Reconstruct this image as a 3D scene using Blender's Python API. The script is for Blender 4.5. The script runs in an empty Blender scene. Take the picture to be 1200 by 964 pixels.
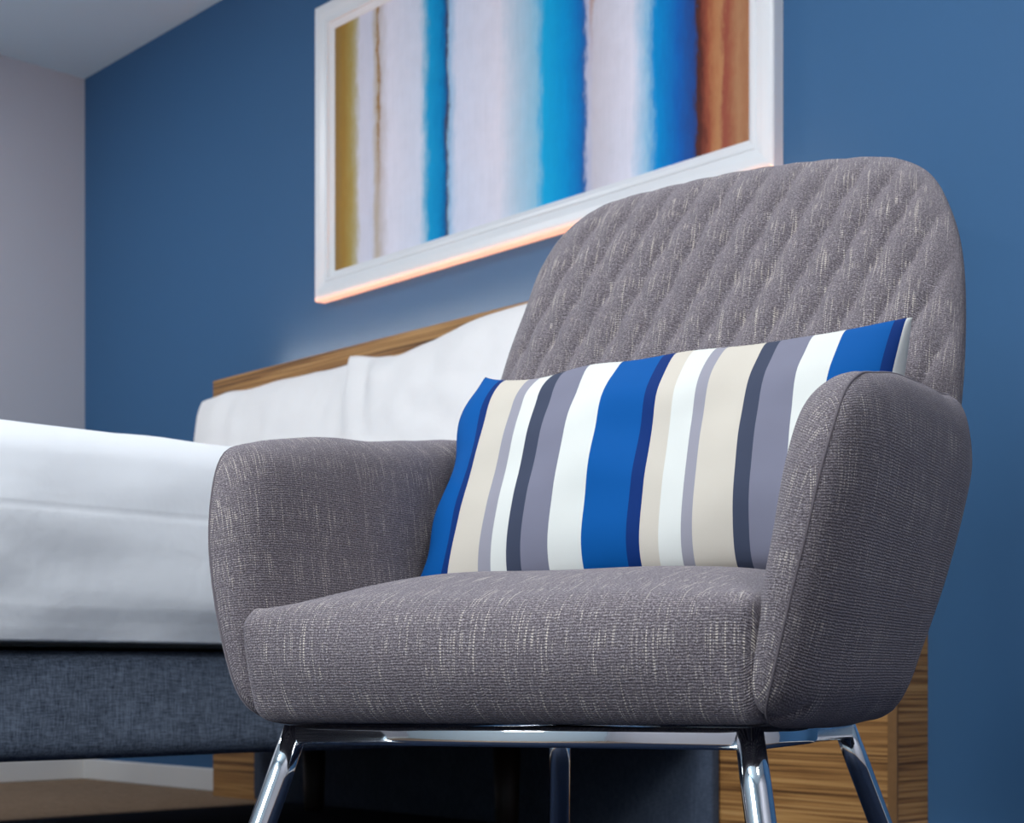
import bpy, bmesh, math, random
from mathutils import Vector, Matrix, noise

random.seed(4)
SC = bpy.context.scene
COL = SC.collection
PI = math.pi

# ------------------------------------------------------------------ camera numbers
F = 1829.0            # focal length in pixels of the 1200 x 964 frame
HZ = 793.0            # row of the horizon
H = 0.39              # camera height
CAMX, CAMY = 5.5, -2.906
FWD = Vector((-0.7295, 0.684, 0)).normalized()
RGT = Vector((FWD.y, -FWD.x, 0))
def world(X, Y, Z=0.0):          # metres right of / in front of the camera -> room
    p = Vector((CAMX, CAMY, 0)) + RGT * X + FWD * Y
    return Vector((p.x, p.y, Z))

# ------------------------------------------------------------------ helpers
def smooth(me, on=True):
    for p in me.polygons: p.use_smooth = on

def obj(name, bm, mat, parent=None, smooth_on=True):
    me = bpy.data.meshes.new(name)
    bmesh.ops.recalc_face_normals(bm, faces=bm.faces)
    bm.to_mesh(me); bm.free()
    smooth(me, smooth_on)
    if mat: me.materials.append(mat)
    o = bpy.data.objects.new(name, me); COL.objects.link(o)
    if parent: o.parent = parent
    return o

def tag(o, label=None, cat=None, group=None, kind=None):
    if label: o['label'] = label
    if cat: o['category'] = cat
    if group: o['group'] = group
    if kind: o['kind'] = kind
    return o

def empty(name, loc=(0, 0, 0), rz=0.0):
    o = bpy.data.objects.new(name, None); COL.objects.link(o)
    o.location = loc; o.rotation_euler = (0, 0, rz); o.empty_display_size = .1
    return o

def bm_box(bm, lo, hi, bevel=0.0, seg=2):
    r = bmesh.ops.create_cube(bm, size=1.0)
    vs = r['verts']
    for v in vs:
        v.co = Vector([(lo[i] + hi[i]) / 2 + v.co[i] * (hi[i] - lo[i]) for i in range(3)])
    if bevel > 0:
        es = list({e for v in vs for e in v.link_edges})
        bmesh.ops.bevel(bm, geom=es, offset=bevel, segments=seg, affect='EDGES', profile=.5)

def box(name, lo, hi, mat, parent=None, bevel=0.0, seg=2):
    bm = bmesh.new(); bm_box(bm, lo, hi, bevel, seg)
    o = obj(name, bm, mat, parent, smooth_on=False)
    return o

def bm_tube(bm, pts, rad, n=24, cap=True, oval=None, sq=1.0):
    pts = [Vector(p) for p in pts]
    rads = rad if isinstance(rad, (list, tuple)) else [rad] * len(pts)
    rings = []
    up = None
    for i, p in enumerate(pts):
        a = pts[max(i - 1, 0)]; b = pts[min(i + 1, len(pts) - 1)]
        d = (b - a).normalized()
        if up is None:
            up = Vector((0, 0, 1)) if abs(d.z) < .9 else Vector((0, 1, 0))
        x = d.cross(up).normalized(); y = x.cross(d).normalized(); up = y
        ox, oy = oval if oval else (1, 1)
        rings.append([bm.verts.new(p + rads[i] * (ox * x * math.copysign(abs(math.cos(t)) ** sq, math.cos(t)) + oy * y * math.copysign(abs(math.sin(t)) ** sq, math.sin(t))))
                      for t in [2 * PI * k / n for k in range(n)]])
    for r0, r1 in zip(rings, rings[1:]):
        for k in range(n):
            bm.faces.new((r0[k], r0[(k + 1) % n], r1[(k + 1) % n], r1[k]))
    if cap:
        bm.faces.new(rings[0][::-1]); bm.faces.new(rings[-1])

def lerp_table(tab, x):
    if x <= tab[0][0]: return tab[0][1]
    for (x0, y0), (x1, y1) in zip(tab, tab[1:]):
        if x <= x1: 
            return y0 + (y1 - y0) * (x - x0) / (x1 - x0)
    return tab[-1][1]

def spline_table(tab, n=400):
    """smooth (monotone-ish Catmull-Rom) version of a table, as a fast lookup"""
    xs = [t[0] for t in tab]; ys = [t[1] for t in tab]
    m = []
    for i in range(len(tab)):
        a = max(i - 1, 0); b = min(i + 1, len(tab) - 1)
        m.append((ys[b] - ys[a]) / (xs[b] - xs[a]))
    def f(x):
        if x <= xs[0]: return ys[0] + m[0] * (x - xs[0])
        if x >= xs[-1]: return ys[-1] + m[-1] * (x - xs[-1])
        for i in range(len(xs) - 1):
            if x <= xs[i + 1]:
                h = xs[i + 1] - xs[i]; t = (x - xs[i]) / h
                return ((2*t**3 - 3*t*t + 1) * ys[i] + (t**3 - 2*t*t + t) * h * m[i]
                        + (-2*t**3 + 3*t*t) * ys[i + 1] + (t**3 - t*t) * h * m[i + 1])
    return f

def catmull_closed(pts, sub=14):
    out = []; n = len(pts)
    P = [Vector((p[0], p[1])) for p in pts]
    for i in range(n):
        p0, p1, p2, p3 = P[i - 1], P[i], P[(i + 1) % n], P[(i + 2) % n]
        # centripetal
        t1 = (p1 - p0).length ** .5; t2 = t1 + (p2 - p1).length ** .5; t3 = t2 + (p3 - p2).length ** .5
        for k in range(sub):
            t = t1 + (t2 - t1) * k / sub
            A1 = p0 * ((t1 - t) / t1) + p1 * (t / t1)
            A2 = p1 * ((t2 - t) / (t2 - t1)) + p2 * ((t - t1) / (t2 - t1))
            A3 = p2 * ((t3 - t) / (t3 - t2)) + p3 * ((t - t2) / (t3 - t2))
            B1 = A1 * ((t2 - t) / t2) + A2 * (t / t2)
            B2 = A2 * ((t3 - t) / (t3 - t1)) + A3 * ((t - t1) / (t3 - t1))
            out.append(B1 * ((t2 - t) / (t2 - t1)) + B2 * ((t - t1) / (t2 - t1)))
    return out

class Outline:
    def __init__(s, pts, c):
        s.c = Vector(c)
        poly = catmull_closed(pts)
        tab = sorted(((math.atan2(p.y - s.c.y, p.x - s.c.x), (p - s.c).length) for p in poly))
        s.tab = [(tab[-1][0] - 2 * PI, tab[-1][1])] + tab + [(tab[0][0] + 2 * PI, tab[0][1])]
        s.ang = [t[0] for t in s.tab]
    def R(s, phi):
        import bisect
        i = min(max(bisect.bisect_left(s.ang, phi), 1), len(s.ang) - 1)
        a0, r0 = s.tab[i - 1]; a1, r1 = s.tab[i]
        return r0 + (r1 - r0) * ((phi - a0) / (a1 - a0) if a1 > a0 else 0)
    def at(s, r, phi):
        k = r * s.R(phi)
        return s.c.x + k * math.cos(phi), s.c.y + k * math.sin(phi)

def concentric(p, q):
    if p == 0 and q == 0: return 0.0, 0.0
    if abs(p) > abs(q):
        r = abs(p); phi = (PI / 4) * (q / p)
        if p < 0: phi += PI
    else:
        r = abs(q); phi = PI / 2 - (PI / 4) * (p / q)
        if q < 0: phi += PI
    while phi > PI: phi -= 2 * PI
    while phi <= -PI: phi += 2 * PI
    return r, phi

def panel(name, outline, mid, tf, tb, mat, parent, n=90, nexp=6, disp=None, rim=0.5, uvo=(0, 0)):
    """a padded panel: mid(a, b) -> Vector, grown tf to its front and tb to its back, rounded rim"""
    bm = bmesh.new(); uvl = bm.loops.layers.uv.new('UVMap')
    V = {}; UV = {}
    def nrm(a, b):
        e = 1e-3
        da = mid(a + e, b) - mid(a - e, b); db = mid(a, b + e) - mid(a, b - e)
        return da.cross(db).normalized()
    for side in (1, -1):
        for i in range(n + 1):
            for j in range(n + 1):
                p = -1 + 2 * i / n; q = -1 + 2 * j / n
                edge = i in (0, n) or j in (0, n)
                r, phi = concentric(p, q)
                rr = math.sin(min(r, 1) * PI / 2) if r < 1 else 1.0
                rr = .45 * r + .55 * rr
                a, b = outline.at(rr, phi)
                hp = max(0.0, 1 - rr ** nexp) ** rim
                t = (tf if side == 1 else tb)
                if callable(t): t = t(a, b)
                N = nrm(a, b)
                off = t * hp
                if disp: off += disp(a, b, rr, side)
                co = mid(a, b) + N * (off * side)
                V[(side, i, j)] = V[(1, i, j)] if edge and side == -1 else bm.verts.new(co)
                k = t * (1 - hp)
                UV[(side, i, j)] = (a + math.cos(phi) * k + uvo[0], b + math.sin(phi) * k + uvo[1])
    for side in (1, -1):
        for i in range(n):
            for j in range(n):
                ks = [(side, i, j), (side, i + 1, j), (side, i + 1, j + 1), (side, i, j + 1)]
                if side < 0: ks = ks[::-1]
                try: f = bm.faces.new([V[k] for k in ks])
                except ValueError: continue
                for l, k in zip(f.loops, ks): l[uvl].uv = UV[k]
    return obj(name, bm, mat, parent)

def nonuni(n, k=.35):
    """grid stops on [-1,1] that crowd at the ends"""
    out = []
    for i in range(n + 1):
        x = -1 + 2 * i / n
        out.append((1 - k) * x + k * math.sin(x * PI / 2))
    return out

def rounded_box(name, half, rad, mat, parent, center=(0, 0, 0), n=(40, 40, 20), warp=None, uvf=None, k=.8):
    """a box with softly rounded edges on a dense grid, then warped"""
    bm = bmesh.new(); uvl = bm.loops.layers.uv.new('UVMap')
    cache = {}
    hx, hy, hz = half
    g = [nonuni(m, k) for m in n]
    def vert(i, j, l):
        key = (i, j, l)
        if key in cache: return cache[key]
        p = Vector((g[0][i] * hx, g[1][j] * hy, g[2][l] * hz))
        inn = Vector([max(-(half[a] - rad), min(half[a] - rad, p[a])) for a in range(3)])
        d = p - inn
        if d.length > 1e-9:
            p = inn + d.normalized() * rad * min(1.0, 1.0)
        q = warp(p, (g[0][i], g[1][j], g[2][l])) if warp else p
        cache[key] = (bm.verts.new(q + Vector(center)), p)
        return cache[key]
    def quad(ks):
        vs = [vert(*q) for q in ks]
        try: f = bm.faces.new([v[0] for v in vs])
        except ValueError: return
        for l, v in zip(f.loops, vs):
            l[uvl].uv = uvf(v[1]) if uvf else (v[1].x + v[1].y, v[1].z)
    nx, ny, nz = n
    for i in range(nx):
        for j in range(ny):
            for l in (0, nz):
                quad([(i, j, l), (i + 1, j, l), (i + 1, j + 1, l), (i, j + 1, l)])
    for i in range(nx):
        for l in range(nz):
            for j in (0, ny):
                quad([(i, j, l), (i + 1, j, l), (i + 1, j, l + 1), (i, j, l + 1)])
    for j in range(ny):
        for l in range(nz):
            for i in (0, nx):
                quad([(i, j, l), (i, j + 1, l), (i, j + 1, l + 1), (i, j, l + 1)])
    return obj(name, bm, mat, parent)

# ------------------------------------------------------------------ materials
def srgb(r, g, b):
    f = lambda c: (c / 255 / 12.92) if c / 255 <= .04045 else ((c / 255 + .055) / 1.055) ** 2.4
    return (f(r), f(g), f(b), 1)

class NT:
    def __init__(s, name):
        s.m = bpy.data.materials.new(name); s.m.use_nodes = True
        s.t = s.m.node_tree; s.b = s.t.nodes['Principled BSDF']
    def n(s, ty, **kw):
        x = s.t.nodes.new(ty)
        for k, v in kw.items():
            if k.startswith('i_'):
                key = k[2:]; key = int(key) if key.isdigit() else key
                x.inputs[key].default_value = v
            else: setattr(x, k, v)
        return x
    def l(s, a, b): s.t.links.new(a, b)
    def math(s, op, a, b=None, c=None, clamp=False):
        x = s.t.nodes.new('ShaderNodeMath'); x.operation = op; x.use_clamp = clamp
        for i, v in enumerate((a, b, c)):
            if v is None: continue
            if hasattr(v, 'is_linked') or hasattr(v, 'links'): s.l(v, x.inputs[i])
            else: x.inputs[i].default_value = v
        return x.outputs[0]
    def mix(s, fac, a, b, mode='MIX'):
        x = s.t.nodes.new('ShaderNodeMix'); x.data_type = 'RGBA'; x.blend_type = mode
        for i, v in ((0, fac), (6, a), (7, b)):
            if hasattr(v, 'links'): s.l(v, x.inputs[i])
            else: x.inputs[i].default_value = v
        return x.outputs[2]
    def ramp(s, fac, stops, interp='LINEAR'):
        x = s.t.nodes.new('ShaderNodeValToRGB'); cr = x.color_ramp; cr.interpolation = interp
        while len(cr.elements) > 1: cr.elements.remove(cr.elements[-1])
        cr.elements[0].position = stops[0][0]; cr.elements[0].color = stops[0][1]
        for p, c in stops[1:]:
            e = cr.elements.new(p); e.color = c
        s.l(fac, x.inputs[0]); return x.outputs[0]
    def bump(s, h, strength, dist):
        x = s.n('ShaderNodeBump'); x.inputs['Strength'].default_value = strength
        x.inputs['Distance'].default_value = dist
        s.l(h, x.inputs['Height']); s.l(x.outputs[0], s.b.inputs['Normal'])
    def mapped(s, coord, scale):
        tc = s.n('ShaderNodeTexCoord'); mp = s.n('ShaderNodeMapping')
        mp.inputs['Scale'].default_value = scale
        s.l(tc.outputs[coord], mp.inputs[0]); return mp.outputs[0]
    def noise(s, vec, scale=1, detail=2, rough=.5, dist=0):
        x = s.n('ShaderNodeTexNoise'); x.inputs['Scale'].default_value = scale
        x.inputs['Detail'].default_value = detail; x.inputs['Roughness'].default_value = rough
        x.inputs['Distortion'].default_value = dist
        s.l(vec, x.inputs['Vector']); return x.outputs[0]

def plain(name, col, rough=.6, metal=0, noise_amt=0.0, noise_scale=30, bump=0.0):
    t = NT(name); t.b.inputs['Roughness'].default_value = rough; t.b.inputs['Metallic'].default_value = metal
    v = t.mapped('Object', (1, 1, 1))
    n = t.noise(v, noise_scale, 4)
    k = t.math('MULTIPLY_ADD', n, noise_amt, 1 - noise_amt / 2)
    cc = t.n('ShaderNodeCombineColor')
    for i in range(3): t.l(k, cc.inputs[i])
    c = t.mix(1.0, col, cc.outputs[0], 'MULTIPLY')
    t.l(c, t.b.inputs['Base Color'])
    if bump: t.bump(n, bump, .002)
    return t.m

def tweed():
    """grey upholstery: ribbed weave with pale slub threads running along v"""
    t = NT('chair_tweed')
    tc = t.n('ShaderNodeTexCoord'); sp = t.n('ShaderNodeSeparateXYZ'); t.l(tc.outputs['UV'], sp.inputs[0])
    U, W = sp.outputs[0], sp.outputs[1]
    def vec(ku, kw, off=0):
        c = t.n('ShaderNodeCombineXYZ'); t.l(t.math('MULTIPLY', U, ku), c.inputs[0]); t.l(t.math('MULTIPLY', W, kw), c.inputs[1])
        c.inputs[2].default_value = off
        return c.outputs[0]
    wob = t.noise(vec(160, 90), 1, 3, .7)
    ribw = t.math('ADD', t.math('MULTIPLY', W, 2 * PI / .0027), t.math('MULTIPLY', wob, 11.0))
    rib = t.math('MULTIPLY_ADD', t.math('SINE', ribw), .5, .5)                      # 0..1
    col_j = t.noise(vec(430, 380, 3), 1, 2, .8)                                     # short yarn flecks
    fine = t.noise(vec(950, 700, 7), 1, 2, .7)
    s1 = t.noise(vec(600, 15, 11), 1, 0)
    s2 = t.noise(vec(660, 40, 17), 1, 0)
    s3 = t.noise(vec(600, 160, 23), 1, 1)
    big = t.noise(vec(16, 6, 5), 1, 1)
    def step(x, a, b):
        m = t.n('ShaderNodeMapRange', interpolation_type='SMOOTHSTEP'); t.l(x, m.inputs[0])
        m.inputs[1].default_value = a; m.inputs[2].default_value = b; return m.outputs[0]
    slub = t.math('MAXIMUM', step(s1, .67, .78), t.math('MULTIPLY', step(s2, .65, .80), .8))
    slub = t.math('MULTIPLY', slub, step(big, .28, .45))
    slub = t.math('MAXIMUM', slub, t.math('MULTIPLY', step(s3, .60, .78), .42))
    slub = t.math('MULTIPLY', slub, step(rib, .25, .7))
    base = t.ramp(t.math('ADD', t.math('MULTIPLY', fine, .5), t.math('MULTIPLY', col_j, .5)),
                  [(.32, srgb(42, 37, 41)), (.5, srgb(112, 104, 109)), (.67, srgb(186, 177, 181))])
    dark = t.math('MULTIPLY_ADD', rib, .40, .66)
    cc = t.n('ShaderNodeCombineColor')
    for i in range(3): t.l(dark, cc.inputs[i])
    base = t.mix(1.0, base, cc.outputs[0], 'MULTIPLY')
    c = t.mix(t.math('MULTIPLY', slub, .95), base, srgb(226, 214, 200))
    t.l(c, t.b.inputs['Base Color'])
    t.b.inputs['Roughness'].default_value = .95
    t.b.inputs['Specular IOR Level'].default_value = .15
    t.b.inputs['Sheen Weight'].default_value = .35
    t.b.inputs['Sheen Roughness'].default_value = .45
    t.b.inputs['Sheen Tint'].default_value = srgb(200, 195, 205)
    h = t.math('ADD', t.math('MULTIPLY', rib, .6), t.math('ADD', t.math('MULTIPLY', fine, .5), t.math('MULTIPLY', slub, .5)))
    t.bump(h, .55, .0016)
    return t.m

def woven(name, dark, light, scale=500, rough=.95):
    """heathered linen-like weave"""
    t = NT(name)
    v1 = t.mapped('Object', (60, 60, 520)); v2 = t.mapped('Object', (420, 420, 45))
    v3 = t.mapped('Object', (14, 14, 14))
    a = t.noise(v1, 1, 3, .6); b = t.noise(v2, 1, 3, .6); c = t.noise(v3, 1, 3)
    m = t.math('ADD', t.math('MULTIPLY', a, .42), t.math('ADD', t.math('MULTIPLY', b, .42), t.math('MULTIPLY', c, .16)))
    col = t.ramp(m, [(.36, dark), (.64, light)])
    t.l(col, t.b.inputs['Base Color']); t.b.inputs['Roughness'].default_value = rough
    t.b.inputs['Specular IOR Level'].default_value = .2
    t.bump(m, .4, .001)
    return t.m

def linen(name, col, bumpy=.15):
    t = NT(name)
    v = t.mapped('Object', (1, 1, 1))
    n = t.noise(v, 6, 4, .6); f = t.noise(v, 900, 2)
    c = t.mix(t.math('MULTIPLY', f, .12), col, tuple(x * .8 for x in col[:3]) + (1,))
    t.l(c, t.b.inputs['Base Color']); t.b.inputs['Roughness'].default_value = .85
    t.b.inputs['Specular IOR Level'].default_value = .2
    t.b.inputs['Sheen Weight'].default_value = .15
    t.bump(n, bumpy, .02)
    return t.m

def zebrano(name):
    t = NT(name)
    v = t.mapped('Object', (1.6, 1.6, 150)); v2 = t.mapped('Object', (5, 5, 600)); v3 = t.mapped('Object', (.9, .9, 34))
    a = t.noise(v, 1, 3, .55, .35); b = t.noise(v2, 1, 3, .6); c = t.noise(v3, 1, 2, .5, .3)
    m = t.math('ADD', t.math('MULTIPLY', a, .62), t.math('ADD', t.math('MULTIPLY', b, .18), t.math('MULTIPLY', c, .20)))
    col = t.ramp(m, [(.36, srgb(62, 38, 18)), (.43, srgb(112, 74, 38)), (.50, srgb(166, 118, 66)), (.57, srgb(190, 143, 86)), (.66, srgb(204, 160, 104))])
    t.l(col, t.b.inputs['Base Color']); t.b.inputs['Roughness'].default_value = .5
    t.bump(m, .1, .001)
    return t.m

def stripes_mat(stops):
    t = NT('striped_cotton')
    tc = t.n('ShaderNodeTexCoord'); sp = t.n('ShaderNodeSeparateXYZ'); t.l(tc.outputs['UV'], sp.inputs[0])
    c = t.ramp(sp.outputs[0], stops, 'CONSTANT')
    v = t.mapped('Object', (1, 1, 1)); f = t.noise(t.mapped('UV', (700, 500, 1)), 1, 2)
    k = t.math('MULTIPLY_ADD', f, .16, .92)
    cc = t.n('ShaderNodeCombineColor')
    for i in range(3): t.l(k, cc.inputs[i])
    t.l(t.mix(1.0, c, cc.outputs[0], 'MULTIPLY'), t.b.inputs['Base Color'])
    t.b.inputs['Roughness'].default_value = .8; t.b.inputs['Specular IOR Level'].default_value = .12
    t.bump(f, .15, .0005)
    return t.m

M = {}
M['wall_blue'] = plain('blue_wall_paint', (.043, .124, .258, 1), .55, noise_amt=.03, noise_scale=3)
M['wall_grey'] = plain('lilac_grey_wall_paint', (.47, .465, .515, 1), .8, noise_amt=.03, noise_scale=3)
M['ceiling'] = plain('ceiling_paint', (.63, .77, .86, 1), .9, noise_amt=.02, noise_scale=3)
M['white_trim'] = plain('white_gloss_trim', (.80, .79, .78, 1), .4, noise_amt=.04, noise_scale=12)
M['frame_white'] = plain('white_frame_lacquer', (.80, .80, .81, 1), .35, noise_amt=.03, noise_scale=20)
M['tweed'] = tweed()
M['slate'] = woven('slate_bed_fabric', srgb(38, 45, 57), srgb(106, 116, 132))
M['navy'] = woven('navy_headboard_fabric', srgb(46, 56, 72), srgb(84, 94, 112))
M['sheet'] = linen('white_bed_linen', (.80, .81, .83, 1), .2)
M['pillow'] = linen('white_pillow_cotton', (.87, .835, .82, 1), .25)
M['wood'] = zebrano('zebrano_wood')
M['lipping'] = plain('wood_edge_lipping', srgb(128, 92, 56), .5, noise_amt=.3, noise_scale=60)
M['chrome'] = plain('chrome', (.80, .82, .84, 1), .07, 1.0, noise_amt=.04, noise_scale=15)
M['rubber'] = plain('black_rubber', (.02, .02, .02, 1), .7, noise_amt=.1)
M['rug'] = woven('navy_rug', srgb(8, 18, 36), srgb(24, 38, 62))
M['carpet'] = woven('brown_carpet', srgb(108, 88, 70), srgb(158, 132, 108))
M['dark_wood'] = plain('dark_bed_foot', srgb(40, 26, 20), .5, noise_amt=.3, noise_scale=40)

M['wall_blue'].node_tree.nodes['Principled BSDF'].inputs['Specular IOR Level'].default_value = .25
# ------------------------------------------------------------------ the room
RT, RD, RZ = 7.0, 4.6, 2.688       # extents along the blue wall, out from it, up
def struct(o): o['kind'] = 'structure'; return o
struct(box('floor', (-.1, -RD - .1, -.1), (RT + .1, .1, 0), M['carpet']))
struct(box('ceiling', (-.1, -RD - .1, RZ), (RT + .1, .1, RZ + .1), M['ceiling']))
struct(box('wall_back', (0, 0, 0), (RT, .1, RZ), M['wall_blue']))
struct(box('wall_left', (-.1, -RD, 0), (0, .1, RZ), M['wall_grey']))
struct(box('wall_right', (RT, -RD, 0), (RT + .1, .1, RZ), M['wall_grey']))
# wall behind the camera, with the window that lights the room
WX0, WX1, WZ0, WZ1 = 3.9, 5.05, .90, 2.25
bm = bmesh.new()
bm_box(bm, (0, -RD - .1, 0), (WX0, -RD, RZ)); bm_box(bm, (WX1, -RD - .1, 0), (RT, -RD, RZ))
bm_box(bm, (WX0, -RD - .1, 0), (WX1, -RD, WZ0)); bm_box(bm, (WX0, -RD - .1, WZ1), (WX1, -RD, RZ))
struct(obj('wall_front', bm, M['ceiling'], smooth_on=False))
bm = bmesh.new()
for x in (WX0, (WX0 + WX1) / 2 - .03, WX1 - .06): bm_box(bm, (x, -RD - .08, WZ0), (x + .06, -RD - .02, WZ1), .005)
for z in (WZ0, WZ1 - .06): bm_box(bm, (WX0, -RD - .08, z), (WX1, -RD - .02, z + .06), .005)
struct(obj('window_1', bm, M['white_trim'], smooth_on=False))

def skirting(name, lo, hi, axis):
    bm = bmesh.new(); bm_box(bm, lo, hi, .004, 2)
    return struct(obj(name, bm, M['white_trim'], smooth_on=False))
skirting('baseboard_back', (.016, -.016, 0), (RT, 0, .078), 0)
skirting('baseboard_left', (0, -RD, 0), (.016, 0, .078), 1)

# ------------------------------------------------------------------ rug
rug = box('rug', (1.60, -3.3, 0), (6.3, -.16, .012), M['rug'], None, .004)
tag(rug, 'dark navy rug lying on the brown carpet under the bed and armchair', 'rug')

# ------------------------------------------------------------------ headboard
HB0, HB1, HBD, HBZ = 1.086, 3.69, .12, 1.362
hb = empty('headboard', ((HB0 + HB1) / 2, 0, 0))
def rel(root, p): return tuple(p[i] - root.location[i] for i in range(3))
def pbox(name, lo, hi, mat, root, bevel=0.0, seg=2):
    return box(name, rel(root, lo), rel(root, hi), mat, root, bevel, seg)
pbox('wood_panel', (HB0, -HBD + .006, 0), (HB1 - .02, -.001, HBZ), M['wood'], hb)
pbox('side_panel', (HB1 - .02, -HBD + .004, 0), (HB1, -.001, HBZ), M['wood'], hb)
pbox('edge_lipping', (HB1 - .021, -HBD, 0), (HB1 + .001, -HBD + .006, HBZ), M['lipping'], hb)
fp = rounded_box('upholstered_panel', (.925, .0165, .39), .008, M['navy'], hb, rel(hb, (2.297, -HBD - .013, .395)), (10, 8, 10))
tag(fp, 'navy fabric lower panel')
tag(hb, 'tall brown striped wood headboard against the blue wall behind the bed', 'headboard')

# LED strip lying on top of the headboard, against the wall
t = NT('warm_led'); t.b.inputs['Emission Color'].default_value = (1.0, .43, .23, 1); t.b.inputs['Emission Strength'].default_value = 40
t.b.inputs['Base Color'].default_value = (.9, .85, .8, 1)
led = box('led_strip', (1.32, -.064, HBZ), (3.45, -.050, HBZ + .006), t.m, None, .002)
tag(led, 'warm white light strip lying along the top of the headboard', 'light strip')

# ------------------------------------------------------------------ bed
BX0, BX1, BY0, BY1 = 1.372, 3.222, -.19, -2.2
bed = empty('bed', ((BX0 + BX1) / 2, (BY0 + BY1) / 2, 0))
hx, hy = (BX1 - BX0) / 2, (BY0 - BY1) / 2
base = rounded_box('base', (hx, hy, .0885), .028, M['slate'], bed, (0, 0, .3445), (30, 30, 12),
                   warp=lambda p, g: p + Vector((.005 * noise.noise(p * 4), 0, .0035 * noise.noise(p * 3.1) * (1 if p.z < 0 else 1))))
rounded_box('mattress', (hx - .05, hy - .05, .15), .05, M['sheet'], bed, (0, 0, .59), (12, 12, 8))
for sx in (-1, 1):
    for y in (-.80, .90):
        bm = bmesh.new(); bm_tube(bm, [(sx * .40, y, .256), (sx * .40, y, .02), (sx * .40, y, .013)], [.035, .028, .024])
        obj('leg', bm, M['dark_wood'], bed)
tag(bed, 'double bed with slate grey fabric base standing behind the armchair', 'bed')

# white cover draped over the mattress
def cover():
    bm = bmesh.new()
    x0, x1 = BX0 - .035, BX1 + .032
    y0, y1 = BY0 + .01, BY1 - .035
    zt, zb, r = .787, .446, .055
    path = []
    ns = 60
    for i in range(ns + 1): path.append((0, zb + (zt - r - zb) * i / ns))
    for i in range(1, 16): a = PI / 2 * i / 15; path.append((r - r * math.cos(a), zt - r + r * math.sin(a)))
    nt = 70
    W = x1 - x0
    for i in range(1, nt): path.append((r + (W - 2 * r) * i / nt, zt))
    for i in range(0, 16): a = PI / 2 * i / 15; path.append((W - r + r * math.sin(a), zt - r + r * math.cos(a)))
    for i in range(1, ns + 1): path.append((W, zt - r - (zt - r - zb) * i / ns))
    # along the bed, with the foot end falling down over a rounded edge
    L = y0 - y1
    rows = [(L * i / 150, 0, 0) for i in range(150)]
    V = []
    for (s, _, _) in rows:
        ring = []
        endk = max(0.0, (s - (L - r)) / r)
        for (px, pz) in path:
            x = x0 + px; y = y0 - s; z = pz
            side = 1 if px > W - r else (-1 if px < r else 0)
            u = Vector((y * 2.1, z * 5.0, 3 if side > 0 else 7))
            if side:
                k = min(1, max(0, (zt - z) / .08))
                wob = .012 * noise.noise(u) + .006 * noise.noise(u * 2.7)
                crease = -.0012 * math.exp(-((z - .650 - .004 * noise.noise(Vector((y * 3, 0, 0)))) / .0035) ** 2)
                hem = .010 * max(0, (.50 - z) / .05) ** 1.2 if z < .50 else 0
                x += side * (k * wob + crease - hem)
                x += side * .018 * math.sin(max(0, min(1, (z - zb) / (zt - zb))) * PI)
                if z < .47: z += .004 * noise.noise(Vector((y * 4, 1.3, 0)))
            else:
                z += .010 * noise.noise(Vector((x * 1.9, y * 1.9, 1))) + .004 * noise.noise(Vector((x * 6, y * 6, 2)))
            ring.append(bm.verts.new((x, y, z)))
        V.append(ring)
    for a, b in zip(V, V[1:]):
        for k in range(len(path) - 1): bm.faces.new((a[k], a[k + 1], b[k + 1], b[k]))
    # foot drape
    last = V[-1]; prev = last
    cz = .6
    for step_ in range(1, 16):
        ring = []
        for k, v in enumerate(last):
            c = v.co
            ang = min(1, step_ / 6) * PI / 2
            drop = 0 if step_ <= 6 else (step_ - 6) / 9 * (c.z - r - zb)
            zz = c.z - (r - r * math.cos(ang)) * (1 if c.z > zt - r - .02 else 0) - (drop if c.z > zt - r - .02 else 0)
            ring.append(bm.verts.new((c.x, c.y - r * math.sin(ang), max(zz, zb))))
        for k in range(len(ring) - 1): bm.faces.new((prev[k], prev[k + 1], ring[k + 1], ring[k]))
        prev = ring
    o = obj('duvet', bm, M['sheet'])
    o.location = (0, 0, 0)
    md = o.modifiers.new('thick', 'SOLIDIFY'); md.thickness = .012; md.offset = -1
    return o
duvet = cover()
tag(duvet, 'white duvet draped over the bed and hanging down its side', 'duvet')

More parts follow.
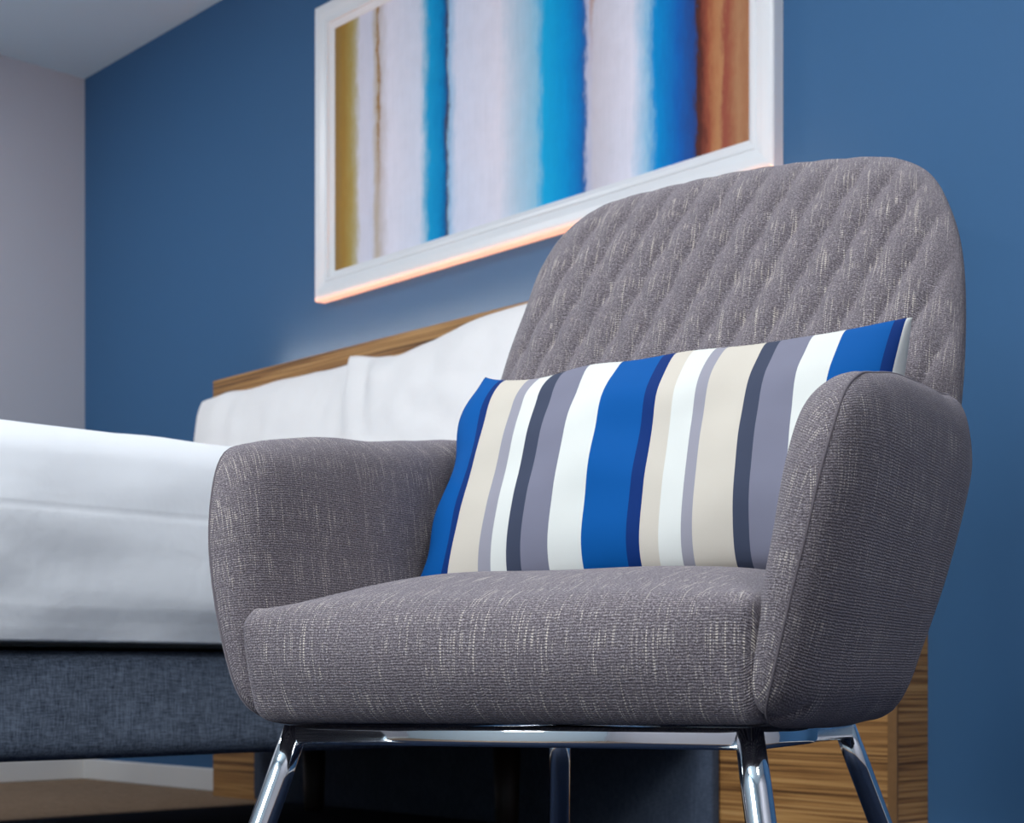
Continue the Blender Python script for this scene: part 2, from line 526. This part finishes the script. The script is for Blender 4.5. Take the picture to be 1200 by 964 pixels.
def soft_pillow(name, w, h, th, mat, seed, uvs=None, n=(70, 48), pw=.42, pinch=.05, dent=None, edge=.0, shape=None, plump=1.0):
    """two-sided pillow in local x (length), z (height), y (thickness)"""
    bm = bmesh.new(); uvl = bm.loops.layers.uv.new('UVMap')
    V = {}; UV = {}
    nx, nz = n
    gx, gz = nonuni(nx, .6), nonuni(nz, .6)
    for side in (-1, 1):
        for i in range(nx + 1):
            for j in range(nz + 1):
                ed = i in (0, nx) or j in (0, nz)
                if ed and side == 1:
                    V[(1, i, j)] = V[(-1, i, j)]; UV[(1, i, j)] = UV[(-1, i, j)]; continue
                p, q = gx[i], gz[j]
                x = p * w / 2 * (1 - pinch * (1 - q * q)); z = q * h / 2 * (1 - pinch * 1.1 * (1 - p * p))
                hp = (max(0, 1 - abs(p) ** 2.6) * max(0, 1 - abs(q) ** 2.2)) ** pw
                y = side * th / 2 * hp * (plump if side > 0 else 1)
                nv = Vector((x * 5 + seed, z * 5, side * 2.0))
                amp = .16 * th * hp ** .8
                y += amp * noise.noise(nv) * .6 + side * amp * .45 * noise.noise(nv * 2.6)
                if dent and side == -1: y += dent(p, q) * hp
                z += edge * noise.noise(Vector((x * 7 + seed * 2, q, 0))); x += edge * noise.noise(Vector((p, z * 9 + seed * 3, 4)))
                if shape: x, z = shape(p, q, x, z)
                V[(side, i, j)] = bm.verts.new((x, y, z))
                UV[(side, i, j)] = ((p + 1) / 2 if not uvs else uvs(p, q, side), (q + 1) / 2)
    for side in (-1, 1):
        for i in range(nx):
            for j in range(nz):
                ks = [(side, i, j), (side, i + 1, j), (side, i + 1, j + 1), (side, i, j + 1)]
                f = bm.faces.new([V[k] for k in ks])
                for l, k in zip(f.loops, ks): l[uvl].uv = UV[k]
    return obj(name, bm, mat)

def bed_pillow(x0, x1, zt, y, lean, seed, label, h, dent=None, ry=0.0, drop=.04, sag=0.0):
    w = x1 - x0
    def shp(p, q, x, z):
        if q > 0: z -= drop * (abs(p) ** 5) * q ** 2
        if q < 0: z += q * x * -math.sin(ry)          # the lower edge lies level on the bed
        if q > 0: z -= sag * math.exp(-((p + .5) / .3) ** 2) * q * q
        x -= math.copysign(.012 * q * q, p) * abs(p)
        return x, z
    o = soft_pillow('bed_pillow', w, h, .17, M['pillow'], seed, pinch=.02, edge=.008, dent=dent, shape=shp)
    o.rotation_euler = (lean, ry, 0)
    zc = zt - h / 2 * math.cos(lean)
    o.location = ((x0 + x1) / 2, y, zc)
    tag(o, label, 'pillow', 'white pillows on the bed')
    return o
bed_pillow(1.165, 2.13, 1.278, -.235, -.10, 1.3, 'white bed pillow at the far end, its corner past the headboard edge', .485, ry=.0, drop=.008)
bed_pillow(2.07, 3.15, 1.284, -.325, -.10, 8.1, 'white bed pillow nearest the armchair, overlapping the farther pillow', .484,
           dent=lambda p, q: .045 * math.exp(-((p + .80 + .12 * (q - .7)) / .10) ** 2 - ((q - .75) / .35) ** 2) - .02 * math.exp(-((p + .62) / .08) ** 2 - ((q - .6) / .3) ** 2), ry=-.045, drop=-.010, sag=.034)

# ------------------------------------------------------------------ painting
PX0, PX1, PZ0, PZ1, PD = 1.545, 3.312, 1.555, 2.465, .042
pic = empty('framed_painting', ((PX0 + PX1) / 2, 0, PZ0))
def frame_mesh():
    # moulding profile: (distance in from the outer edge, distance out from the wall)
    prof = [(0, .001), (0, .034), (.002, .038), (.006, .041), (.012, .042), (.030, .0405), (.046, .036), (.052, .0345),
            (.0535, .0365), (.058, .037), (.064, .0365), (.0655, .031), (.067, .030), (.078, .0245), (.082, .022), (.082, .010)]
    bm = bmesh.new()
    loops = []
    for (i, o) in prof:
        a = [(PX0 + i, PZ0 + i), (PX1 - i, PZ0 + i), (PX1 - i, PZ1 - i), (PX0 + i, PZ1 - i)]
        loops.append([bm.verts.new(rel(pic, (x, -o, z))) for x, z in a])
    for a, b in zip(loops, loops[1:]):
        for k in range(4): bm.faces.new((a[k], a[(k + 1) % 4], b[(k + 1) % 4], b[k]))
    return obj('frame', bm, M['frame_white'], pic, smooth_on=False)
frame_mesh()
# stripe colours read off along the canvas, by the column of the photo where each sits
def t_of_px(px, d):
    k = (px - 600) / F
    # X = -1.642 + .684 t - .7295 d ; Y = 6 - .7295 t - .684 d
    return (k * (6 - .684 * d) + 1.642 + .7295 * d) / (.684 + .7295 * k)
CX0, CX1 = PX0 + .080, PX1 - .080
pstops = [(394, (150, 118, 70)), (402, (166, 126, 58)), (411, (176, 150, 84)), (417, (190, 176, 140)), (422, (222, 217, 228)), (436, (218, 215, 228)), (441, (196, 178, 158)),
          (446, (205, 192, 190)), (455, (234, 228, 238)), (492, (222, 224, 238)), (499, (120, 185, 215)), (503, (20, 160, 212)), (515, (0, 142, 200)), (521, (0, 104, 166)), (523.5, (70, 58, 72)), (526, (150, 190, 220)),
          (536, (222, 224, 240)), (585, (234, 228, 238)), (606, (190, 210, 226)), (628, (150, 200, 224)), (637, (20, 172, 222)), (662, (0, 150, 212)), (680, (16, 112, 186)), (685, (44, 98, 160)), (687.5, (190, 190, 214)),
          (696, (208, 200, 208)), (740, (230, 226, 238)), (758, (150, 196, 224)), (768, (0, 142, 208)), (795, (22, 98, 178)), (811, (40, 74, 140)), (817, (70, 48, 46))]
xs = [(t_of_px(p, .02) - CX0) / (CX1 - CX0) for p, _ in pstops]
# the canvas is two ramps deep: the right-hand browns continue where the first ramp ends
def painting():
    t = NT('abstract_stripe_paint')
    tc = t.n('ShaderNodeTexCoord'); sp = t.n('ShaderNodeSeparateXYZ'); t.l(tc.outputs['UV'], sp.inputs[0])
    X, Y = sp.outputs[0], sp.outputs[1]
    def vec(ku, kw, off=0):
        c = t.n('ShaderNodeCombineXYZ'); t.l(t.math('MULTIPLY', X, ku), c.inputs[0]); t.l(t.math('MULTIPLY', Y, kw), c.inputs[1])
        c.inputs[2].default_value = off
        return c.outputs[0]
    w1 = t.noise(vec(24, 5), 1, 4, .65); w2 = t.noise(vec(150, 14, 4), 1, 3, .7)
    dx = t.math('ADD', t.math('MULTIPLY_ADD', w1, .030, -.015), t.math('MULTIPLY_ADD', w2, .018, -.009))
    XX = t.math('ADD', X, dx)
    c1 = t.ramp(XX, [(max(0, min(1, x)), srgb(*c)) for x, (_, c) in zip(xs, pstops)])
    st2 = [(813, (70, 48, 50)), (820, (92, 46, 40)), (829, (152, 78, 58)), (836, (176, 112, 76)), (844, (186, 132, 90)), (850, (150, 74, 62)), (856, (162, 98, 72)), (866, (176, 128, 92)), (874, (166, 112, 80)), (884, (172, 124, 90))]
    c2 = t.ramp(XX, [((t_of_px(p, .02) - CX0) / (CX1 - CX0), srgb(*c)) for p, c in st2])
    sw = (t_of_px(815, .02) - CX0) / (CX1 - CX0)
    c = t.mix(t.math('GREATER_THAN', XX, sw), c1, c2)
    # ochre drip that fades downwards, and pale brown one right of the second blue band
    def drip(px, wd, lo, hi, col, cc):
        x0 = (t_of_px(px, .02) - CX0) / (CX1 - CX0)
        d = t.math('ABSOLUTE', t.math('SUBTRACT', XX, x0))
        m = t.n('ShaderNodeMapRange', interpolation_type='SMOOTHSTEP'); t.l(d, m.inputs[0])
        m.inputs[1].default_value = wd; m.inputs[2].default_value = wd * .25
        f = t.n('ShaderNodeMapRange', interpolation_type='SMOOTHSTEP'); t.l(t.math('ADD', Y, t.math('MULTIPLY', w1, .25)), f.inputs[0])
        f.inputs[1].default_value = lo; f.inputs[2].default_value = hi
        return t.mix(t.math('MULTIPLY', m.outputs[0], f.outputs[0]), cc, col)
    c = drip(444, .0055, .25, .8, srgb(164, 118, 62), c)
    c = drip(692, .007, .5, .95, srgb(190, 138, 104), c)
    st = t.noise(vec(170, 4, 9), 1, 4, .7); mo = t.noise(vec(25, 12, 2), 1, 5, .7)
    k = t.math('ADD', t.math('MULTIPLY', st, .16), t.math('MULTIPLY_ADD', mo, .16, .84))
    cc = t.n('ShaderNodeCombineColor')
    for i in range(3): t.l(k, cc.inputs[i])
    t.l(t.mix(1.0, c, cc.outputs[0], 'MULTIPLY'), t.b.inputs['Base Color'])
    t.b.inputs['Roughness'].default_value = .65; t.b.inputs['Specular IOR Level'].default_value = .12
    bm = bmesh.new(); uvl = bm.loops.layers.uv.new('UVMap')
    bm_box(bm, rel(pic, (CX0, -.020, PZ0 + .078)), rel(pic, (CX1, -.006, PZ1 - .078)))
    for f in bm.faces:
        for l in f.loops:
            co = l.vert.co + pic.location
            l[uvl].uv = ((co.x - CX0) / (CX1 - CX0), (co.z - PZ0 - .078) / (PZ1 - PZ0 - .156))
    return obj('canvas', bm, t.m, pic, smooth_on=False)
tag(painting(), 'canvas painted with vertical blue, lilac, ochre and brown bands')
tag(pic, 'white framed abstract painting of vertical stripes hanging above the bed', 'painting')

# ------------------------------------------------------------------ armchair
TH = math.radians(28)
cloc = world(-.0075, 1.517)
uvec = RGT * math.cos(TH) - FWD * math.sin(TH)
cloc = cloc + uvec * .0035
CH = empty('armchair', cloc, math.atan2(uvec.y, uvec.x))
TILT = math.radians(.5)
CH.rotation_euler = (0, -TILT, math.atan2(uvec.y, uvec.x))
RUGZ = .012
tag(CH, 'grey tweed armchair with quilted back and chrome legs beside the bed', 'armchair')

# frame and legs
ZR, ZRR = .332, .324
FH, RH, FV, RV = .2495, .191, 0.0, .509
cor = {'fl': Vector((-FH, FV, ZR)), 'fr': Vector((FH, FV, ZR)), 'rr': Vector((RH, RV, ZRR)), 'rl': Vector((-RH, RV, ZRR))}
RR, LR = .0100, .0138
for a, b in (('fl', 'fr'), ('fr', 'rr'), ('rl', 'rr'), ('fl', 'rl')):
    bm = bmesh.new(); bm_tube(bm, [cor[a], cor[b]], RR, 48, sq=.45)
    obj('rail', bm, M['chrome'], CH)
splay = {'fl': (-.232, -.298), 'fr': (.232, -.298), 'rl': (-.238, .447), 'rr': (.238, .447)}
for k, c in cor.items():
    du, dv = splay[k]
    top = c + Vector((-du * .004, -dv * .004, .006))
    pts = [top + Vector((du * q, dv * q, -q)) for q in (0, .05, .15, c.z - .016 - RUGZ + c.x * TILT)]
    bm = bmesh.new(); bm_tube(bm, pts, [LR * .95, LR, LR, LR * .96], 32)
    lg = obj('leg', bm, M['chrome'], CH)
    e = pts[-1]; bm = bmesh.new(); bm_tube(bm, [e + Vector((0, 0, .010)), Vector((e.x, e.y, RUGZ + .0015 - e.x * TILT))], LR * 1.12, 24)
    ft = obj('foot', bm, M['rubber'], lg); tag(ft, 'black rubber foot')

# seat base tray under the cushion
rounded_box('seat_base', (.255, .215, .010), .009, M['tweed'], CH, (0, .235, .353), (30, 30, 6), uvf=lambda p: (p.x, p.y + p.z))

# seat cushion
SW, SD, SHH = .2785, .255, .0575
def seat_warp(p, g):
    gx, gy, gz = g
    x, y, z = p
    q = p.copy()
    cx = max(0, 1 - (x / SW) ** 2); cy = max(0, 1 - (y / SD) ** 2)
    top = max(0, min(1, (z + SHH) / (2 * SHH)))
    cyf = max(0, 1 - abs((y - .03) / (SD + .03)) ** 2.4)
    q.z += .046 * (max(0, 1 - abs(x / SW) ** 5.0)) * cyf * top
    zz = z / SHH
    q.y -= .022 * (1 - zz * zz) * (max(0, 1 - abs(x / SW) ** 4)) * (1 if y < 0 else 0) * min(1, -y / (SD * .7) if y < 0 else 0)
    # bottom edge tucked back, sides slightly drawn in at the base
    q.y += .018 * (1 - top) ** 2 * (1 if y < 0 else 0)
    q.x *= 1 - .020 * (1 - top)
    w = noise.noise(Vector((x * 9, y * 9, z * 9)))
    q.z += .0025 * w * top; q.y += .002 * noise.noise(Vector((x * 14, z * 20, 3)))
    # pucker at the front corners
    k = math.exp(-((abs(x) - SW) / .03) ** 2 - ((y + SD) / .03) ** 2 - ((z - SHH) / .03) ** 2)
    q.z += .004 * k * noise.noise(Vector((x * 90, y * 90, 1)))
    return q
rounded_box('seat_cushion', (SW, SD, SHH), .017, M['tweed'], CH, (0, .195, .4030), (70, 60, 26), warp=seat_warp,
            uvf=lambda p: (p.x, p.z + p.y) if p.z > 0 or p.y > 0 else (p.x, p.z - p.y - 2 * SD))

# backrest: a tall padded panel leaning back, quilted in diamonds
half = [(.372, .17), (.40, .245), (.47, .285), (.58, .313), (.70, .322), (.82, .318), (.92, .305), (.985, .284), (1.037, .255), (1.068, .208), (1.082, .13)]
bo = [(0, .366)] + [(h_, z_) for z_, h_ in half] + [(0, 1.089)] + [(-h_ - (.009 if .95 < z_ < 1.07 else 0), z_) for z_, h_ in half[::-1]]
BO = Outline(bo, (0, .70))
def back_mid(a, b):
    return Vector((a, .436 + .465 * (b - .45) - .006 * (a / .3) ** 2, b))
QW, QH = .0465, .120
def quilt(a, b, rr, side):
    if side < 0: return 0.0
    # distance to the two diagonal stitch lines
    s = a / QW + b / QH; d = a / QW - b / QH
    fs = abs(s - round(s)); fd = abs(d - round(d))
    g = lambda f: 1 - math.exp(-(f / .20) ** 1.4)
    puff = g(fs) * .40 + g(fd) * .60 + .35 * min(fs, fd)
    fade = max(0, min(1, (1.0 - rr) / .12))
    return .0130 * (puff - .75) * fade
def back_front():
    # a runs right, b runs up: da x db points to -v?  (x cross z = -y), so the +side faces the sitter
    return panel('backrest', BO, back_mid, .042, .042, M['tweed'], CH, n=260, nexp=8, disp=quilt, rim=.5, uvo=(.31, .2))
back = back_front()

# arms: padded wings that flare outwards
ao = [(-.048, .372), (-.02, .352), (.10, .343), (.28, .343), (.355, .355), (.395, .42), (.445, .52), (.512, .61), (.545, .665), (.49, .704), (.36, .694), (.26, .685),
      (.17, .678), (.10, .667), (.04, .655), (-.005, .634), (-.037, .578), (-.052, .51), (-.057, .44)]
def arm_outline(d):
    return Outline([(a, b + (d if b > .64 and a < .3 else 0)) for a, b in ao], (.20, .50))
ARM_OUT = {1: arm_outline(.004), -1: arm_outline(-.005)}
mu = spline_table([(.30, .240), (.345, .262), (.38, .279), (.43, .293), (.474, .304), (.52, .314), (.58, .324), (.62, .329), (.66, .330), (.72, .328)])
def arm_mid(sx):
    def f(a, b):
        u = mu(b) - .45 * max(0, a - .32) ** 2 - .10 * max(0, .05 - a) ** 1.5
        return Vector((sx * u, a, b))
    return f
def fold(sx):
    def f(a, b, rr, side):
        if side != sx: return 0.0
        # the cover is tucked into a crease at the lower front corner
        ax, bx, cx, dx = -.050, .346, .014, .371
        t = ((a - ax) * (cx - ax) + (b - bx) * (dx - bx)) / ((cx - ax) ** 2 + (dx - bx) ** 2)
        tc = max(0, min(1, t)); d = math.hypot(a - ax - tc * (cx - ax), b - bx - tc * (dx - bx))
        return -.007 * math.exp(-(d / .0045) ** 2) * (1 - .5 * tc) + .0015 * noise.noise(Vector((a * 14, b * 14, sx)))
    return f
for sx in (1, -1):
    AO = ARM_OUT[sx]
    nf = .034
    thick_in = lambda a, b: .033 + .017 * (lambda k: k * k * (3 - 2 * k))(max(0, min(1, (b - .38) / .28)))
    # the side the panel calls its front looks outwards on one arm and inwards on the other
    fr = (lambda a, b: nf, thick_in) if sx > 0 else (thick_in, lambda a, b: nf)
    arm = panel('armrest', AO, arm_mid(sx), fr[0], fr[1], M['tweed'], CH, n=170, nexp=7, rim=.5, disp=fold(sx), uvo=(1.2 if sx > 0 else 2.1, 0))
    # stitched seam around the outer face
    bm = bmesh.new()
    pts = []
    for k in range(0, 161):
        phi = -PI + 2 * PI * k / 160
        rr = .988
        a, b = AO.at(rr, phi)
        m = arm_mid(sx)(a, b)
        hp = (1 - rr ** 7) ** .5
        e = 1e-3; f_ = arm_mid(sx)
        N = (f_(a + e, b) - f_(a - e, b)).cross(f_(a, b + e) - f_(a, b - e)).normalized()
        if N.x * sx < 0: N = -N
        pts.append(m + N * (nf * hp - .0004))
    bm_tube(bm, pts, .0014, 8, cap=False)
    obj('seam', bm, M['tweed'], arm)

# ------------------------------------------------------------------ striped cushion
def local_point(u, v, z): return Vector((u, v, z))
def cam_of_local(u, v):
    X = -.0075 + u * math.cos(TH) + v * math.sin(TH); Y = 1.517 - u * math.sin(TH) + v * math.cos(TH)
    return X, Y
def u_of_px(px, v):
    k = (px - 600) / F
    # X = k Y
    return (k * (1.517 + v * math.cos(TH)) + .0075 - v * math.sin(TH)) / (math.cos(TH) + k * math.sin(TH))
CU0, CU1 = -.264, .295
VC = .34
B = (0, 78, 146); N_ = (10, 44, 104); BE = (194, 186, 174); LI = (144, 142, 152); WH = (208, 209, 204); SL = (60, 66, 84); GR = (116, 116, 132)
# stripes, by the column where each begins half-way up the cushion
cols = [(520, B), (553.5, N_), (560, BE), (595, LI), (608, WH), (628, SL), (644, GR), (673.5, WH), (712, B), (760, N_), (775, BE), (795, WH), (820, LI), (833, BE), (877, SL), (894, GR), (933, WH), (968, B), (1022, N_), (1034, WH)]
stops = []
for px, c in cols:
    u = u_of_px(px - max(0, 11 * (900 - px) / 380), VC - .03)
    stops.append((max(0, min(1, (u - CU0) / (CU1 - CU0))), srgb(*c)))
stops[0] = (0.0, stops[0][1])
M['stripe'] = stripes_mat(stops)
cw, chh = CU1 - CU0, .352
def cus_shape(p, q, x, z):
    if q > 0: z -= .027 * (1 - p ** 6) * q ** 2 + .0025 * (1 - p) * q
    if q > .5 and p < 0: x += .016 * ((q - .5) / .5) ** 2 * (-p) ** 3
    if q > 0 and p > .86: z -= .005 * ((p - .86) / .14) ** 2 * q
    if p < -.8: x += .0045 * (math.sin(q * 8 + 1) - .7) * min(1, (-p - .8) / .1)
    return x, z
cus = soft_pillow('scatter_cushion', cw, chh, .13, M['stripe'], 3.7, n=(110, 60), pw=.40, pinch=.03, edge=.003, shape=cus_shape, plump=1.6)
lean = math.radians(-31)
Rz = Matrix.Rotation(CH.rotation_euler.z, 4, 'Z')
cm = Matrix.Translation(cloc) @ Rz @ Matrix.Translation(((CU0 + CU1) / 2, VC, .640)) @ Matrix.Rotation(lean, 4, 'X') @ Matrix.Rotation(math.radians(-2.6), 4, 'Y')
cus.matrix_world = cm
tag(cus, 'rectangular cushion striped blue, white, beige and grey on the armchair seat', 'cushion')

# ------------------------------------------------------------------ light
def area(name, loc, target, size, energy, col=(1, 1, 1), sy=None):
    l = bpy.data.lights.new(name, 'AREA'); l.energy = energy; l.color = col
    l.shape = 'RECTANGLE'; l.size = size; l.size_y = sy or size
    o = bpy.data.objects.new(name, l); COL.objects.link(o); o.location = loc
    d = Vector(target) - Vector(loc); o.rotation_euler = d.to_track_quat('-Z', 'Y').to_euler()
    return o
area('window_daylight', ((WX0 + WX1) / 2, -RD - .12, (WZ0 + WZ1) / 2), ((WX0 + WX1) / 2, 0, (WZ0 + WZ1) / 2), WX1 - WX0, 74, (.90, .95, 1.0), WZ1 - WZ0)
area('aisle_fill', (.8, -1.7, RZ - .02), (.8, -1.7, 0), .5, 22, (.92, .97, 1.0), .5)  # added fill for the skirting and floor left of the bed
area('ceiling_lamp_over_bed', (4.1, -1.5, RZ - .02), (4.1, -1.5, 0), .6, 22, (.98, .99, 1.0), .6)
area('right_side_fill', (6.1, -2.3, RZ - .02), (6.1, -2.3, 0), .5, 24, (.97, .99, 1.0), .5)  # unseen light added to brighten the right arm's outer face and the bed side
area('front_wall_fill', (4.0, -4.0, RZ - .02), (4.0, -4.0, 0), .5, 28, (.97, .99, 1.0), .5)  # added to brighten the front wall that the chrome rail reflects
w = bpy.data.worlds.new('sky'); SC.world = w; w.use_nodes = True
w.node_tree.nodes['Background'].inputs[0].default_value = (.6, .75, 1, 1)
w.node_tree.nodes['Background'].inputs[1].default_value = .5

# ------------------------------------------------------------------ camera
cd = bpy.data.cameras.new('camera'); cam = bpy.data.objects.new('camera', cd); COL.objects.link(cam)
cd.sensor_width = 36; cd.sensor_fit = 'HORIZONTAL'; cd.lens = F / 1200 * 36
cd.shift_y = (HZ - 482) / 1200; cd.clip_start = .05
cam.location = (CAMX, CAMY, H)
cam.rotation_euler = FWD.to_track_quat('-Z', 'Y').to_euler()
cd.dof.use_dof = True; cd.dof.focus_distance = 1.58; cd.dof.aperture_fstop = 11.0
SC.camera = cam
SC.view_settings.view_transform = 'Standard'; SC.view_settings.look = 'None'
SC.view_settings.gamma = 1; SC.view_settings.use_curve_mapping = False
SC.view_settings.exposure = 0.13
